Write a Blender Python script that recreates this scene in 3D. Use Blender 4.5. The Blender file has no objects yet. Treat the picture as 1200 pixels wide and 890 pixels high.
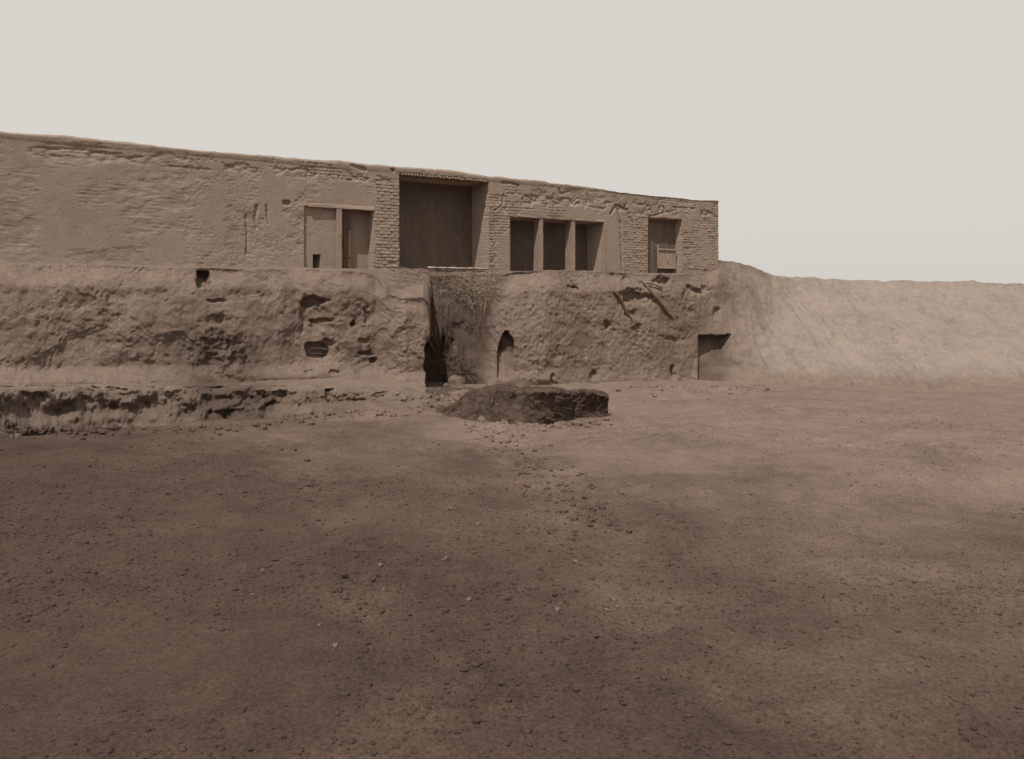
import bpy, bmesh, math, random
import numpy as np
from mathutils import Vector, Matrix

random.seed(7)
RNG = np.random.default_rng(11)
S = bpy.context.scene
C = S.collection

# ---------------------------------------------------------------- camera, sky, sun, exposure
EYE = 2.4                       # metres above the ground the photographer stands on
FPX, CX, HY = 900.0, 600.0, 345.0   # focal length and horizon measured in the 1200 x 890 photograph
cam_data = bpy.data.cameras.new('camera')
cam = bpy.data.objects.new('camera', cam_data)
C.objects.link(cam)
cam.location = (0, 0, EYE)
cam.rotation_euler = (math.radians(90), 0, 0)
cam_data.sensor_fit = 'HORIZONTAL'
cam_data.sensor_width = 36.0
cam_data.lens = 36.0 * FPX / 1200.0
cam_data.shift_y = -(445.0 - HY) / 1200.0
cam_data.clip_start = 0.05
cam_data.clip_end = 9000
S.camera = cam

SUN_EL = math.radians(60)
SUN_H = Vector((0.334, 0.943, 0)).normalized()      # the way the light travels, on the ground
LIGHT_DIR = Vector((SUN_H.x * math.cos(SUN_EL), SUN_H.y * math.cos(SUN_EL), -math.sin(SUN_EL)))
world = bpy.data.worlds.new('World')
S.world = world
world.use_nodes = True
wt = world.node_tree
wt.nodes.clear()
w_out = wt.nodes.new('ShaderNodeOutputWorld')
w_bg = wt.nodes.new('ShaderNodeBackground')
w_sky = wt.nodes.new('ShaderNodeTexSky')
w_sky.sky_type = 'NISHITA'
w_sky.sun_disc = False
w_sky.sun_elevation = SUN_EL
w_sky.sun_rotation = math.atan2(-SUN_H.x, -SUN_H.y)
w_sky.altitude = 300
w_sky.air_density = 1.0
w_sky.dust_density = 6.0
w_sky.ozone_density = 1.0
w_mix = wt.nodes.new('ShaderNodeMix')
w_mix.data_type = 'RGBA'
w_mix.inputs[0].default_value = 0.86          # dusty, white, cloudless desert sky on an old plate
w_mix.inputs[7].default_value = (7.35, 7.05, 6.6, 1)
w_hsv = wt.nodes.new('ShaderNodeHueSaturation')
w_hsv.inputs['Saturation'].default_value = 0.12
wt.links.new(w_sky.outputs[0], w_hsv.inputs['Color'])
wt.links.new(w_hsv.outputs[0], w_mix.inputs[6])
wt.links.new(w_mix.outputs[2], w_bg.inputs['Color'])
w_bg.inputs['Strength'].default_value = 0.10
wt.links.new(w_bg.outputs[0], w_out.inputs['Surface'])

sun_data = bpy.data.lights.new('sun', 'SUN')
sun_data.energy = 3.9
sun_data.angle = math.radians(0.6)
sun_data.color = (1.0, 0.965, 0.92)
sun = bpy.data.objects.new('sun', sun_data)
C.objects.link(sun)
sun.rotation_euler = LIGHT_DIR.to_track_quat('-Z', 'Y').to_euler()
S.view_settings.view_transform = 'Standard'
S.view_settings.look = 'None'
S.view_settings.exposure = 0.0
S.view_settings.gamma = 1.0

# ---------------------------------------------------------------- numpy noise
def _hash(ix, iy, iz, seed):
    h = (ix.astype(np.int64) * 374761393 + iy.astype(np.int64) * 668265263 + iz.astype(np.int64) * 2147483647 + seed * 974711) & 0xFFFFFFFF
    h = ((h ^ (h >> 13)) * 1274126177) & 0xFFFFFFFF
    h = ((h ^ (h >> 16)) * 2246822519) & 0xFFFFFFFF
    return ((h ^ (h >> 15)) & 0xFFFFFF) / float(0xFFFFFF)

def vnoise(x, y, z, seed=0):
    x, y, z = np.broadcast_arrays(np.asarray(x, np.float32), np.asarray(y, np.float32), np.asarray(z, np.float32))
    cs = []
    for v, mul in ((x, 374761393), (y, 668265263), (z, 2246822519)):
        f = np.floor(v)
        t = v - f
        i = f.astype(np.int32).astype(np.uint32)
        m = np.uint32(mul)
        cs.append(((i * m, (i + np.uint32(1)) * m), t * t * t * (t * (t * 6 - 15) + 10)))
    (hx, tx), (hy, ty), (hz, tz) = cs
    sd = np.uint32((seed * 974711 + 12345) & 0xFFFFFFFF)
    def corner(a, b, c):
        h = hx[a] + hy[b] + hz[c] + sd
        h = (h ^ (h >> np.uint32(15))) * np.uint32(2246822519)
        h = (h ^ (h >> np.uint32(13))) * np.uint32(3266489917)
        return ((h >> np.uint32(8)) & np.uint32(0xFFFF)).astype(np.float32) * np.float32(2 / 65535) - 1
    def lx(b, c):
        p = corner(0, b, c)
        return p + (corner(1, b, c) - p) * tx
    def ly(c):
        p = lx(0, c)
        return p + (lx(1, c) - p) * ty
    p = ly(0)
    if not np.any(z): return p
    return p + (ly(1) - p) * tz

def fbm(x, y, z=0.0, oct=4, seed=0, gain=0.5):
    s, a, f = 0, 1.0, 1.0
    for o in range(oct):
        s = s + a * vnoise(np.asarray(x) * f + 17.3 * o, np.asarray(y) * f + 5.1 * o, np.asarray(z) * f, seed + o)
        a *= gain
        f *= 2.03
    return s

def billow(x, y, z=0.0, oct=3, seed=0):
    s, a, f = 0, 1.0, 1.0
    for o in range(oct):
        s = s + a * (1 - 2 * np.abs(vnoise(np.asarray(x) * f, np.asarray(y) * f, np.asarray(z) * f, seed + o)))
        a *= 0.5
        f *= 2.1
    return s

def sstep(x, a, b):
    t = np.clip((np.asarray(x, float) - a) / (b - a), 0, 1)
    return t * t * (3 - 2 * t)

# ---------------------------------------------------------------- mesh helpers
def link(name, mesh, mat=None, parent=None):
    o = bpy.data.objects.new(name, mesh)
    C.objects.link(o)
    if mat is not None and len(mesh.materials) == 0:
        mesh.materials.append(mat)
    if parent is not None:
        o.parent = parent
    return o

def mesh_np(name, verts, faces, smooth=True):
    me = bpy.data.meshes.new(name)
    verts = np.asarray(verts, np.float32)
    faces = np.asarray(faces, np.int32)
    me.vertices.add(len(verts))
    me.vertices.foreach_set('co', verts.ravel())
    k = faces.shape[1]
    me.loops.add(faces.size)
    me.loops.foreach_set('vertex_index', faces.ravel())
    me.polygons.add(len(faces))
    me.polygons.foreach_set('loop_start', np.arange(0, faces.size, k, dtype=np.int32))
    me.polygons.foreach_set('loop_total', np.full(len(faces), k, dtype=np.int32))
    me.polygons.foreach_set('use_smooth', np.full(len(faces), smooth, dtype=bool))
    me.update(calc_edges=True)
    me.validate()
    return me

def grid_faces(nr, nc, flip=False):
    i = np.arange(nr * nc).reshape(nr, nc)
    a, b, c, d = i[:-1, :-1].ravel(), i[:-1, 1:].ravel(), i[1:, 1:].ravel(), i[1:, :-1].ravel()
    return np.stack([a, d, c, b] if flip else [a, b, c, d], 1)

def bm_mesh(name, bm, smooth=False):
    bmesh.ops.recalc_face_normals(bm, faces=bm.faces)
    me = bpy.data.meshes.new(name)
    bm.to_mesh(me)
    bm.free()
    me.polygons.foreach_set('use_smooth', np.full(len(me.polygons), smooth, dtype=bool))
    return me

def tag(o, label=None, cat=None, group=None, kind=None):
    if label: o['label'] = label
    if cat: o['category'] = cat
    if group: o['group'] = group
    if kind: o['kind'] = kind
    return o

# ---------------------------------------------------------------- materials
def mud(name, c1, c2, c3, scale=1.0, bump=0.5, fine=1.0, stretch=(1, 1, 1), rough=0.95, speck=0.3):
    m = bpy.data.materials.new(name)
    m.use_nodes = True
    nt = m.node_tree
    n, l = nt.nodes, nt.links
    bs = n['Principled BSDF']
    bs.inputs['Roughness'].default_value = rough
    bs.inputs['Specular IOR Level'].default_value = 0.12
    geo = n.new('ShaderNodeNewGeometry')
    mp = n.new('ShaderNodeMapping')
    mp.inputs['Scale'].default_value = stretch
    l.new(geo.outputs['Position'], mp.inputs['Vector'])
    def noise(sc, det, ro):
        t = n.new('ShaderNodeTexNoise')
        t.inputs['Scale'].default_value = sc
        t.inputs['Detail'].default_value = det
        t.inputs['Roughness'].default_value = ro
        l.new(mp.outputs[0], t.inputs['Vector'])
        return t
    big, mid, sm = noise(0.55 * scale, 6, 0.6), noise(3.5 * scale, 6, 0.65), noise(38 * fine, 4, 0.7)
    r1 = n.new('ShaderNodeValToRGB')
    r1.color_ramp.elements[0].position, r1.color_ramp.elements[1].position = 0.32, 0.68
    r1.color_ramp.elements[0].color, r1.color_ramp.elements[1].color = (*c1, 1), (*c2, 1)
    l.new(big.outputs[0], r1.inputs[0])
    r2 = n.new('ShaderNodeValToRGB')
    r2.color_ramp.elements[0].position, r2.color_ramp.elements[1].position = 0.42, 0.72
    r2.color_ramp.elements[0].color, r2.color_ramp.elements[1].color = (0, 0, 0, 1), (0.75, 0.75, 0.75, 1)
    l.new(mid.outputs[0], r2.inputs[0])
    mx = n.new('ShaderNodeMix'); mx.data_type = 'RGBA'
    l.new(r2.outputs[0], mx.inputs[0]); l.new(r1.outputs[0], mx.inputs[6]); mx.inputs[7].default_value = (*c3, 1)
    r3 = n.new('ShaderNodeMapRange')
    r3.inputs[1].default_value, r3.inputs[2].default_value = 0.3, 0.7
    r3.inputs[3].default_value, r3.inputs[4].default_value = 1 - speck, 1 + speck
    l.new(sm.outputs[0], r3.inputs[0])
    mu = n.new('ShaderNodeMix'); mu.data_type = 'RGBA'; mu.blend_type = 'MULTIPLY'; mu.inputs[0].default_value = 1
    l.new(mx.outputs[2], mu.inputs[6]); l.new(r3.outputs[0], mu.inputs[7])
    l.new(mu.outputs[2], bs.inputs['Base Color'])
    ad = n.new('ShaderNodeMath'); ad.operation = 'MULTIPLY_ADD'
    l.new(mid.outputs[0], ad.inputs[0]); ad.inputs[1].default_value = 1.3
    l.new(sm.outputs[0], ad.inputs[2])
    bp = n.new('ShaderNodeBump')
    bp.inputs['Strength'].default_value = bump
    bp.inputs['Distance'].default_value = 0.03
    l.new(ad.outputs[0], bp.inputs['Height'])
    l.new(bp.outputs[0], bs.inputs['Normal'])
    return m

def soil_fog_mix(m, far):
    # soil darker near the camera, in ragged patches; fog painted in as paling rightward
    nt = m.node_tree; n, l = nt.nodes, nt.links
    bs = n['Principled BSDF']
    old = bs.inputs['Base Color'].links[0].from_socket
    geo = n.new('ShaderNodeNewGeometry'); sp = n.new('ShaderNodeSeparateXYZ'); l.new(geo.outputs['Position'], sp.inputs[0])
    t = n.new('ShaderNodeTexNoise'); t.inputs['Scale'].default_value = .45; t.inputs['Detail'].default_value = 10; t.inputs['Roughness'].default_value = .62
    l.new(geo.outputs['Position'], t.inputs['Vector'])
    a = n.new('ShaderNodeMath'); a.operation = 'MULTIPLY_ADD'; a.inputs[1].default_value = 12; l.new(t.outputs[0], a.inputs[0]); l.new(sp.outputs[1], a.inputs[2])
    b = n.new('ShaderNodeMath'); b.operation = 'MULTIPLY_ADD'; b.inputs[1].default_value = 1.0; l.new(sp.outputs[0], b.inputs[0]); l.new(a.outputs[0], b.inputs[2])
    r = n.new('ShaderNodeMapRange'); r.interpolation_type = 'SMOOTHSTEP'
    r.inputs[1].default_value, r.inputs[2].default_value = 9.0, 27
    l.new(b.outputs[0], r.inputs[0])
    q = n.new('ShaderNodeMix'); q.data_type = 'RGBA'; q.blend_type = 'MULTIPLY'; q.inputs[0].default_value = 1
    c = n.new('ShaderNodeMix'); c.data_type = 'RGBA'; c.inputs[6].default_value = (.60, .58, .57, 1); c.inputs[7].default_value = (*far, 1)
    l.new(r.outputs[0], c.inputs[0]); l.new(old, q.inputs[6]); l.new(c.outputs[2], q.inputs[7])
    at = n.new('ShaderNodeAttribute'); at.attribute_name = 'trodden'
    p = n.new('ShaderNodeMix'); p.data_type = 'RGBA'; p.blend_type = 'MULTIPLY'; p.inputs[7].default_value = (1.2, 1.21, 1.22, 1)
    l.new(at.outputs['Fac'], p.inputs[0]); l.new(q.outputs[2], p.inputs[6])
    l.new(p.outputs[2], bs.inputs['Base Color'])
    return m

def k(c, f): return tuple(v * f for v in c)
PLASTER = (0.270, 0.205, 0.160)
EARTH = (0.180, 0.131, 0.102)
SOIL = (0.108, 0.073, 0.055)
M = {
    'plaster': mud('mud_plaster', k(PLASTER, .88), k(PLASTER, 1.08), k(PLASTER, 1.15), 1.0, .55, 1.0),
    'brick': mud('mud_brick', k(PLASTER, .92), k(PLASTER, 1.15), k(PLASTER, 1.2), 2.0, .5, 1.0),
    'inside': mud('shade_dark_plaster', k(PLASTER, .36), k(PLASTER, .54), k(PLASTER, .60), 1.0, .5, 1.0, (1, 1, .35)),  # plaster colour darkened to paint in shade inside the openings
    'lime': mud('pale_plaster', k(PLASTER, 1.2), k(PLASTER, 1.35), k(PLASTER, 1.4), 1.0, .3, 1.0, speck=.15),
    'earth': mud('packed_earth', k(EARTH, .82), k(EARTH, 1.08), k(EARTH, 1.22), 1.0, .9, .8),
    'soil': mud('bare_soil', k(SOIL, .78), k(SOIL, 1.16), k(SOIL, 1.32), .8, .8, .9, speck=.35),
    'dung': mud('dark_heap_earth', k(SOIL, .44), k(SOIL, .74), k(SOIL, 1.1), 1.5, .9, .8),
    'stone': mud('pale_stone', (.105, .08, .064), (.145, .112, .09), (.17, .13, .105), 6, .6, 1.0),
    'wood': mud('weathered_wood', (.10, .066, .047), (.16, .11, .08), (.19, .14, .10), 4, .4, 1.5, (1, 1, .12)),
    'palewood': mud('pale_wood', (.24, .175, .135), (.31, .23, .175), (.35, .265, .20), 4, .4, 1.5, (1, 1, .12)),
    'reed': mud('dark_reed', (.12, .084, .064), (.19, .14, .108), (.23, .17, .135), 6, .3, 1.0),
    'straw': mud('dry_straw', (.17, .125, .095), (.26, .195, .15), (.32, .245, .19), 5, .2, 1.0),
}

soil_fog_mix(M['soil'], (1.60, 1.68, 1.76))
def loam_shade_mix(m):      # dark loamy scar in the left of the bank; painted shade in gully, arch and doorway
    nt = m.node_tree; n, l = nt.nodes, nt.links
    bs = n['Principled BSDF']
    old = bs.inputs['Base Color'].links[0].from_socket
    a = n.new('ShaderNodeAttribute'); a.attribute_name = 'loam_shade'
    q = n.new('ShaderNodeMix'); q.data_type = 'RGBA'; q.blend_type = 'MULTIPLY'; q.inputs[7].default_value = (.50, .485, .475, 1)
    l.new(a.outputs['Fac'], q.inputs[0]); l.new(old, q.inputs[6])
    b = n.new('ShaderNodeAttribute'); b.attribute_name = 'fog_pale'                      # pale fog painted into the colour of the open slope
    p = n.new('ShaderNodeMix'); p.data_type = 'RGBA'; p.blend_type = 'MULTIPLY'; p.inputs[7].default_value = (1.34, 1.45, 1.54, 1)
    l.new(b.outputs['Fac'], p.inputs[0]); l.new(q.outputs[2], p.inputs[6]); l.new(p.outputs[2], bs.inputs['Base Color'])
loam_shade_mix(M['earth'])

# ---------------------------------------------------------------- plan of the place
A = np.array((-7.7, 22.0)); B = np.array((8.604, 32.0))
E2 = (B - A) / np.linalg.norm(B - A)               # along the front of the house
N2 = np.array((E2[1], -E2[0]))                     # out of the front
def u_of(px):
    q = (np.asarray(px, float) - CX) / FPX
    return (q * A[1] - A[0]) / (E2[0] - q * E2[1])
def yf_of(px): return A[1] + u_of(px) * E2[1]
def z_at(py, Y): return EYE + (HY - np.asarray(py, float)) / FPX * Y
def on_front(u, z, d=0.0):                         # d metres behind the front
    return (A[0] + u * E2[0] - N2[0] * d, A[1] + u * E2[1] - N2[1] * d, z)
def zf(px, py): return float(z_at(py, yf_of(px)))
FLOOR = EYE + 0.83

def ground_base(x, y):
    g = 0.10 - 0.027 * np.clip(y, -40, 34)
    g = g - 0.022 * np.clip(x, 0, 30) * sstep(y, 14, 29)
    return g
PATHS = [[(548, 462), (590, 492), (640, 545), (700, 620), (790, 700), (900, 800), (1010, 890)], [(330, 500), (352, 545), (385, 630), (430, 750), (470, 890)]]
def path_mask(x, y):
    best = np.zeros(np.broadcast(x, y).shape)
    wob_ = .35 * fbm(x * .8, y * .8, 0, 3, 180)
    for q, wd in zip(PATHS, (.55, .30)):
        pts = []
        for px, py in q:
            Y = EYE * FPX / (py - HY) * 1.05
            pts.append(((px - CX) / FPX * Y, Y))
        for (x0, y0), (x1, y1) in zip(pts[:-1], pts[1:]):
            L2 = (x1 - x0) ** 2 + (y1 - y0) ** 2
            t = np.clip(((x - x0) * (x1 - x0) + (y - y0) * (y1 - y0)) / L2, 0, 1)
            dd = np.hypot(x - x0 - t * (x1 - x0), y - y0 - t * (y1 - y0)) + wob_
            best = np.maximum(best, 1 - sstep(dd, wd * .3, wd * 1.5))
    return best
def ground_h(x, y):
    h = ground_base(x, y)
    h = h + 0.10 * fbm(x * .22, y * .22, 0, 3, 40)
    h = h - .035 * path_mask(x, y)
    near = np.exp(-np.maximum(np.abs(np.asarray(y)) - 16, 0) / 12)
    h = h + 0.035 * fbm(x * 1.3, y * 1.3, 0, 3, 50)
    h = h + 0.026 * near * np.maximum(fbm(x * 4, y * 4, 0, 4, 60), -.2) * (.5 + sstep(fbm(x * .5, y * .5, 0, 3, 62), -.3, .6))
    h = h + 0.010 * near * np.maximum(billow(x * 13, y * 13, 0, 2, 70) - .3, 0)
    return h

# ---------------------------------------------------------------- ground, one sheet to the horizon
gx = np.concatenate([-np.geomspace(3000, 17, 22), np.arange(-16, 24, .055), np.geomspace(25, 3000, 22)])
gy = np.concatenate([-np.geomspace(3000, 4, 20), np.arange(-2.5, 3, .25), np.geomspace(3.0, 34, 430), np.geomspace(36, 3000, 22)])
GX, GY = np.meshgrid(gx, gy)
GZ = ground_h(GX, GY)
ground = link('ground', mesh_np('ground', np.stack([GX.ravel(), GY.ravel(), GZ.ravel()], 1), grid_faces(len(gy), len(gx))), M['soil'])
at = ground.data.attributes.new('trodden', 'FLOAT', 'POINT')
at.data.foreach_set('value', np.clip(path_mask(GX, GY) * (1 + .5 * fbm(GX * 2, GY * 2, 0, 3, 181)), 0, 1).ravel().astype(np.float32))
tag(ground, kind='structure')

# ---------------------------------------------------------------- the earth bank under the house
def I(px, *kn):
    kn = sorted(kn)
    return np.interp(px, [a for a, _ in kn], [b for _, b in kn])
cols = np.concatenate([np.arange(-1400, -60, 20), np.arange(-60, 1262, 1.0), np.arange(1262, 3000, 25)])
cols = np.sort(np.concatenate([cols, [503.4, 817.3, 858.4]]))
Yf = yf_of(np.minimum(cols, 1000))
# top edge of the bank
y_edge = I(cols, (-1400, 290), (0, 309), (232, 314), (280, 315), (340, 315), (400, 317), (428, 319), (440, 324), (448, 333), (458, 345), (470, 350), (496, 349), (501, 355),
           (503.4, 366), (504, 324), (540, 322), (572, 322), (590, 322), (602, 319), (640, 316.5), (700, 318), (735, 320), (800, 321), (828, 319),
           (842, 305), (860, 307), (880, 312), (893, 318), (905, 322), (940, 325), (972, 327), (1200, 332), (3000, 338))
dE = I(cols, (-1400, 1.2), (232, 1.25), (300, 1.5), (345, 1.15), (400, 1.45), (440, 1.3), (452, 1.9), (475, 2.3), (503.4, 2.25), (504, .30), (560, .40), (575, .75), (592, 1.35), (615, 1.8), (645, 1.95), (690, 1.5), (735, 1.2), (770, 1.5), (800, 1.0), (842, -.4), (900, -2))
Ye = Yf - dE
Ye = np.where(cols > 842, I(cols, (842, 32.4), (905, 36), (972, 38), (1200, 42), (3000, 60)), Ye)
ze = z_at(y_edge, Ye)
y_toe = I(cols, (-1400, 430), (0, 452), (225, 449), (300, 447), (400, 443), (470, 446), (503.4, 451), (504, 449), (540, 449), (572, 446), (620, 447), (700, 450),
          (735, 448), (820, 451), (870, 458), (960, 464), (1200, 470), (3000, 470))
dT = I(cols, (-1400, 2.2), (225, 2.7), (400, 2.5), (445, 2.6), (475, 3.1), (503.4, 3.1), (504, 1.1), (535, 1.2), (556, 1.75), (572, 2.5), (590, 3.1), (640, 3.4), (690, 3.0), (735, 2.9), (820, 2.7), (842, 3.0), (870, 5))
Yt = Yf - dT
Yt = np.where(cols > 842, I(cols, (842, float(yf_of(842)) - 3.0), (880, 28.2), (960, 27), (1200, 26), (3000, 24)), Yt)
zt = z_at(y_toe, Yt)
gt = ground_base((cols - CX) / FPX * Yt, Yt)
zt = np.where(cols > 545, np.minimum(zt, gt + .12), zt)
# the low broken ledge in front, on the left
def smoothed(v, lo, width):
    w = np.ones(width) / width
    pad = np.concatenate([np.full(width, v[0]), v, np.full(width, v[-1])])
    sm = np.convolve(np.convolve(pad, w, 'same'), w, 'same')[width:-width]
    t = sstep(cols, lo, lo + 60) * (1 - sstep(cols, 1180, 1260))
    return v * (1 - t) + sm * t
zt0 = zt.copy()
Ye = smoothed(Ye, 850, 31); ze = z_at(y_edge + sstep(cols, 860, 900) * 1.0 * fbm(cols * .035, 0 * cols, 0, 4, 61), Ye); Yt = smoothed(Yt, 790, 41); zt = smoothed(zt, 790, 41)
rw = 1 - sstep(cols, 500, 562)
Yr = np.where(cols < 600, I(cols, (-1400, 7), (-300, 10.8), (0, 14.2), (120, 16.0), (250, 17.2), (330, 17.6), (420, 18.6), (500, 19.4), (560, 20.5), (600, 22)), Yt - 1.5)
y_foot = I(cols, (-1400, 520), (0, 505), (225, 501), (300, 499), (340, 492), (420, 484), (480, 478), (540, 474), (600, 470))
z_foot = np.where(cols < 600, z_at(y_foot, Yr), 0)
gr = ground_base((cols - CX) / FPX * Yr, Yr)
z_foot = gr - .05
Yc = Yr + I(cols, (-1400, .9), (0, .9), (300, .9), (400, 1.2), (500, 1.5), (562, 1.3), (600, .6))
y_cr = I(cols, (-1400, 430), (0, 452), (225, 452), (300, 452), (400, 453), (480, 456), (530, 460), (560, 462))
gc = ground_base((cols - CX) / FPX * Yc, Yc)
z_cr = np.where(rw > .01, rw * z_at(y_cr, Yc) + (1 - rw) * (gc - .04), gc - .06)
rows = []           # (Y, z, face weight, ledge weight) per row
def seg(n, Ya, za, Yb, zb, fy=lambda f: f, fz=lambda f: f, wa=0., wl=0., end=False):
    for j in range(n):
        f = j / n
        rows.append((Ya + (Yb - Ya) * fy(f), za + (zb - za) * fz(f), wa, wl))
seg(3, Yr - .6, gr - .35, Yr, z_foot, wl=.3)
seg(30, Yr, z_foot, Yc, z_cr, fy=lambda f: .35 * f + .25 * float(sstep(f, 0, .3)) + .40 * float(sstep(f, .70, 1)), fz=lambda f: math.sin(f * math.pi / 2) ** .9, wl=1.)
seg(14, Yc, z_cr, Yt, zt, wl=.25)
hill = sstep(cols, 800, 930)
lef = 1 - sstep(cols, 480, 520)
def gface(f): return (1 - hill) * ((.10 + .22 * lef) * sstep(f, 0, .14) + (.55 - .22 * lef) * f + .35 * float(sstep(f, .80, 1))) + hill * f
NF = 104
for j in range(NF):
    f = j / NF
    wface = min(1, f / .05)
    rows.append((Yt + (Ye - Yt) * gface(f), zt + (ze - zt) * (f * (1 - .06 * math.sin(f * math.pi) * hill)), wface, .25 * (1 - wface)))
z_in = np.where(cols < 842, FLOOR - .03, ze - .35)
z_in = np.where((cols > 446) & (cols < 503.8), FLOOR, z_in)
seg(16, Ye, ze, np.where(cols < 842, Yf + .05, Ye + 2), z_in, wa=.35)
seg(5, np.where(cols < 842, Yf + .05, Ye + 2), z_in, np.where(cols < 842, Yf + 2.2, Ye + 6), np.where(cols < 842, FLOOR - .03, ze - 1.2), wa=.05)
rows.append((np.where(cols < 842, Yf + 14, Ye + 30), np.where(cols < 842, FLOOR - .5, ze - 4.5), 0, 0))
BY = np.array([np.broadcast_to(r[0], cols.shape) for r in rows], float)
BZ = np.array([np.broadcast_to(r[1], cols.shape) for r in rows], float)
WA = np.array([np.full(cols.shape, r[2]) for r in rows])
WL = np.array([np.full(cols.shape, r[3]) for r in rows])
PX = np.broadcast_to(cols, BY.shape).copy()
BX = (PX - CX) / FPX * BY
PY = HY - (BZ - EYE) / BY * FPX
fine = ((cols > -60) & (cols < 1262))[None, :]
# lumps, slumps, flutes
right = sstep(PX, 555, 600) * (1 - hill[None, :])
gully = sstep(PX, 503, 505) * (1 - sstep(PX, 552, 590))
leftp = 1 - sstep(PX, 498, 505)
d = WA * .11 * fbm(BX * .8, BZ * .7, BY * .8, 3, 3)
d += WA * right * (.016 * billow(BX * 2.2, BZ * 2.2, BY * 2.2, 2, 9) + .026 * billow(BX * 7, BZ * 7, BY * 7, 3, 12) + .018 * fbm(BX * 16, BZ * 16, BY * 16, 2, 13))
d += WA * leftp * (.040 * fbm(BX * 1.8, BZ * 1.8, BY * 1.8, 3, 15) + .022 * np.maximum(fbm(BX * 6, BZ * 6, BY * 6, 3, 18), -.25) + .010 * fbm(BX * 15, BZ * 15, BY * 15, 2, 19) - .05 * np.maximum(fbm(BX * 2.6, BZ * 3.4, BY * 2.6, 4, 20) - .45, 0))
rough = np.exp(-((PX - 262) / 30) ** 2) * sstep(PY, 360, 400)
d += WA * rough * (.11 * fbm(BX * 3.4, BZ * 3.4, BY * 3.4, 4, 21) + .05 * billow(BX * 8, BZ * 8, BY * 8, 2, 22))
d += WA * gully * (.06 * fbm(BX * 11, BZ * .9, BY * 2, 3, 24) + .025 * fbm(BX * 26, BZ * 1.6, 0, 2, 23) + .05 * fbm(BX * 2, BZ * 1.2, 0, 2, 25))
d += WA * hill[None, :] * (.16 * fbm(PX * .03 + BY * .25, BY * .12, 0, 4, 26) - .04 * np.maximum(billow(PX * .045 + BY * .2, BY * .1, 0, 3, 29) - .5, 0) + .03 * fbm(BX * 6, BY * 6, BZ * 6, 3, 31) + .10 * fbm(BX * .9, BZ * 1.5, BY * .9, 4, 27) + .03 * billow(BX * 3, BZ * 3, BY * 3, 2, 28))
fl = fbm(BX * .9, BZ * 1.1, BY * .9, 5, 190)
d += WA * (1 - hill[None, :]) * (.030 * sstep(fl, -.32, -.27) + .035 * sstep(fl, .02, .06) + .03 * sstep(fl, .30, .34) - .05)
lr = rw[None, :]
rough2 = 1 - sstep(PX, 300, 360)
d += WL * lr * (.11 * fbm(BX * 1.1, BZ * .8, BY * 1.1, 3, 30) + .07 * fbm(BX * 3.6, BZ * 3.2, BY * 3.6, 4, 33) * (1 + 1.2 * rough2) + .03 * billow(BX * 9, BZ * 9, BY * 9, 2, 35))
under = .6 * WL * lr * (1 - sstep(PX, 300, 345)) * np.exp(-((PY - 484) / 9) ** 2)
# hollows: (px, py, half width, half height, depth, sharpness, squareness)
push = np.zeros_like(d)
wob = 1 + .30 * fbm(BX * 3.5, BZ * 3.5, BY * 3.5, 4, 44)
wpx = 4.0 * fbm(BX * 3, BZ * 3, BY * 3, 3, 45); wpy = 3.0 * fbm(BX * 3.3, BZ * 3.3, BY * 3.3, 3, 46)
def hollow(px, py, rx, ry, dep, soft=.25, p=4.0):
    global push
    a_ = .35 if p > 3 else 1.0
    q = (np.abs((PX + a_ * wpx - px) / rx) ** p + np.abs((PY + a_ * wpy - py) / ry) ** p) ** (1 / p) * (1 + (wob - 1) * a_)
    push = np.maximum(push, dep * (1 - sstep(q, 1 - soft, 1 + soft)))
front_only = (WA + WL) > .02
hollow(370, 354, 15, 5, .30, .3, 2); hollow(357, 372, 5, 14, .13, .5, 2); hollow(376, 376, 13, 4, .16, .4, 2); hollow(372, 385, 16, 5, .07, .6, 2)
hollow(372, 411, 13, 10, .34, .12, 4); hollow(384, 403, 6, 4, .14, .4, 2)
hollow(413, 380, 3.6, 3.6, .25, .2, 2); hollow(431, 374, 4, 6, .10, .5, 2); hollow(424, 398, 8, 4, .10, .5, 2)
hollow(428, 414, 6.5, 3.5, .22, .35, 2); hollow(436, 422, 4.5, 3, .2, .35, 2); hollow(431, 364, 3, 8, .12, .4, 2)
hollow(364, 436, 6, 3, .12, .4, 2); hollow(395, 436, 5, 3, .12, .4, 2); hollow(452, 440, 7, 4, .05, .5, 2)
hollow(239, 328, 7.5, 10, .5, .1, 6)
hollow(254, 353, 10, 3, .12, .4, 2); hollow(252, 375, 12, 7, .10, .4, 2)
hollow(386, 461, 5.4, 5.4, .35, .1, 6)
hollow(450, 463, 14, 3, .12, .4, 2); hollow(425, 472, 9, 3.5, .1, .5, 2); hollow(517, 466, 5, 4, .08, .5, 2)
hollow(272, 487, 20, 4.5, .22, .4, 2); hollow(316, 480, 9, 7, .16, .5, 2); hollow(325, 462, 9, 5, .14, .5, 2); hollow(248, 457, 10, 5, .1, .5, 2)
hollow(649, 446, 3, 5, .2, .3, 2); hollow(697, 440, 4, 5, .16, .3, 2); hollow(789, 437, 2.6, 8, .22, .25, 4); hollow(640, 432, 8, 9, .08, .6, 2)
hollow(747, 350, 13, 8, .34, .3, 2); hollow(737, 343, 9, 4, .16, .4, 2); hollow(766, 333, 3.4, 5, .16, .3, 2); hollow(772, 330, 11, 3, .12, .5, 2)
hollow(778, 331, 6, 5, .2, .4, 2); hollow(817, 340, 12, 4.5, .22, .4, 2); hollow(806, 355, 5, 14, .1, .5, 2); hollow(841, 367, 3.5, 6, .16, .3, 4)
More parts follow.
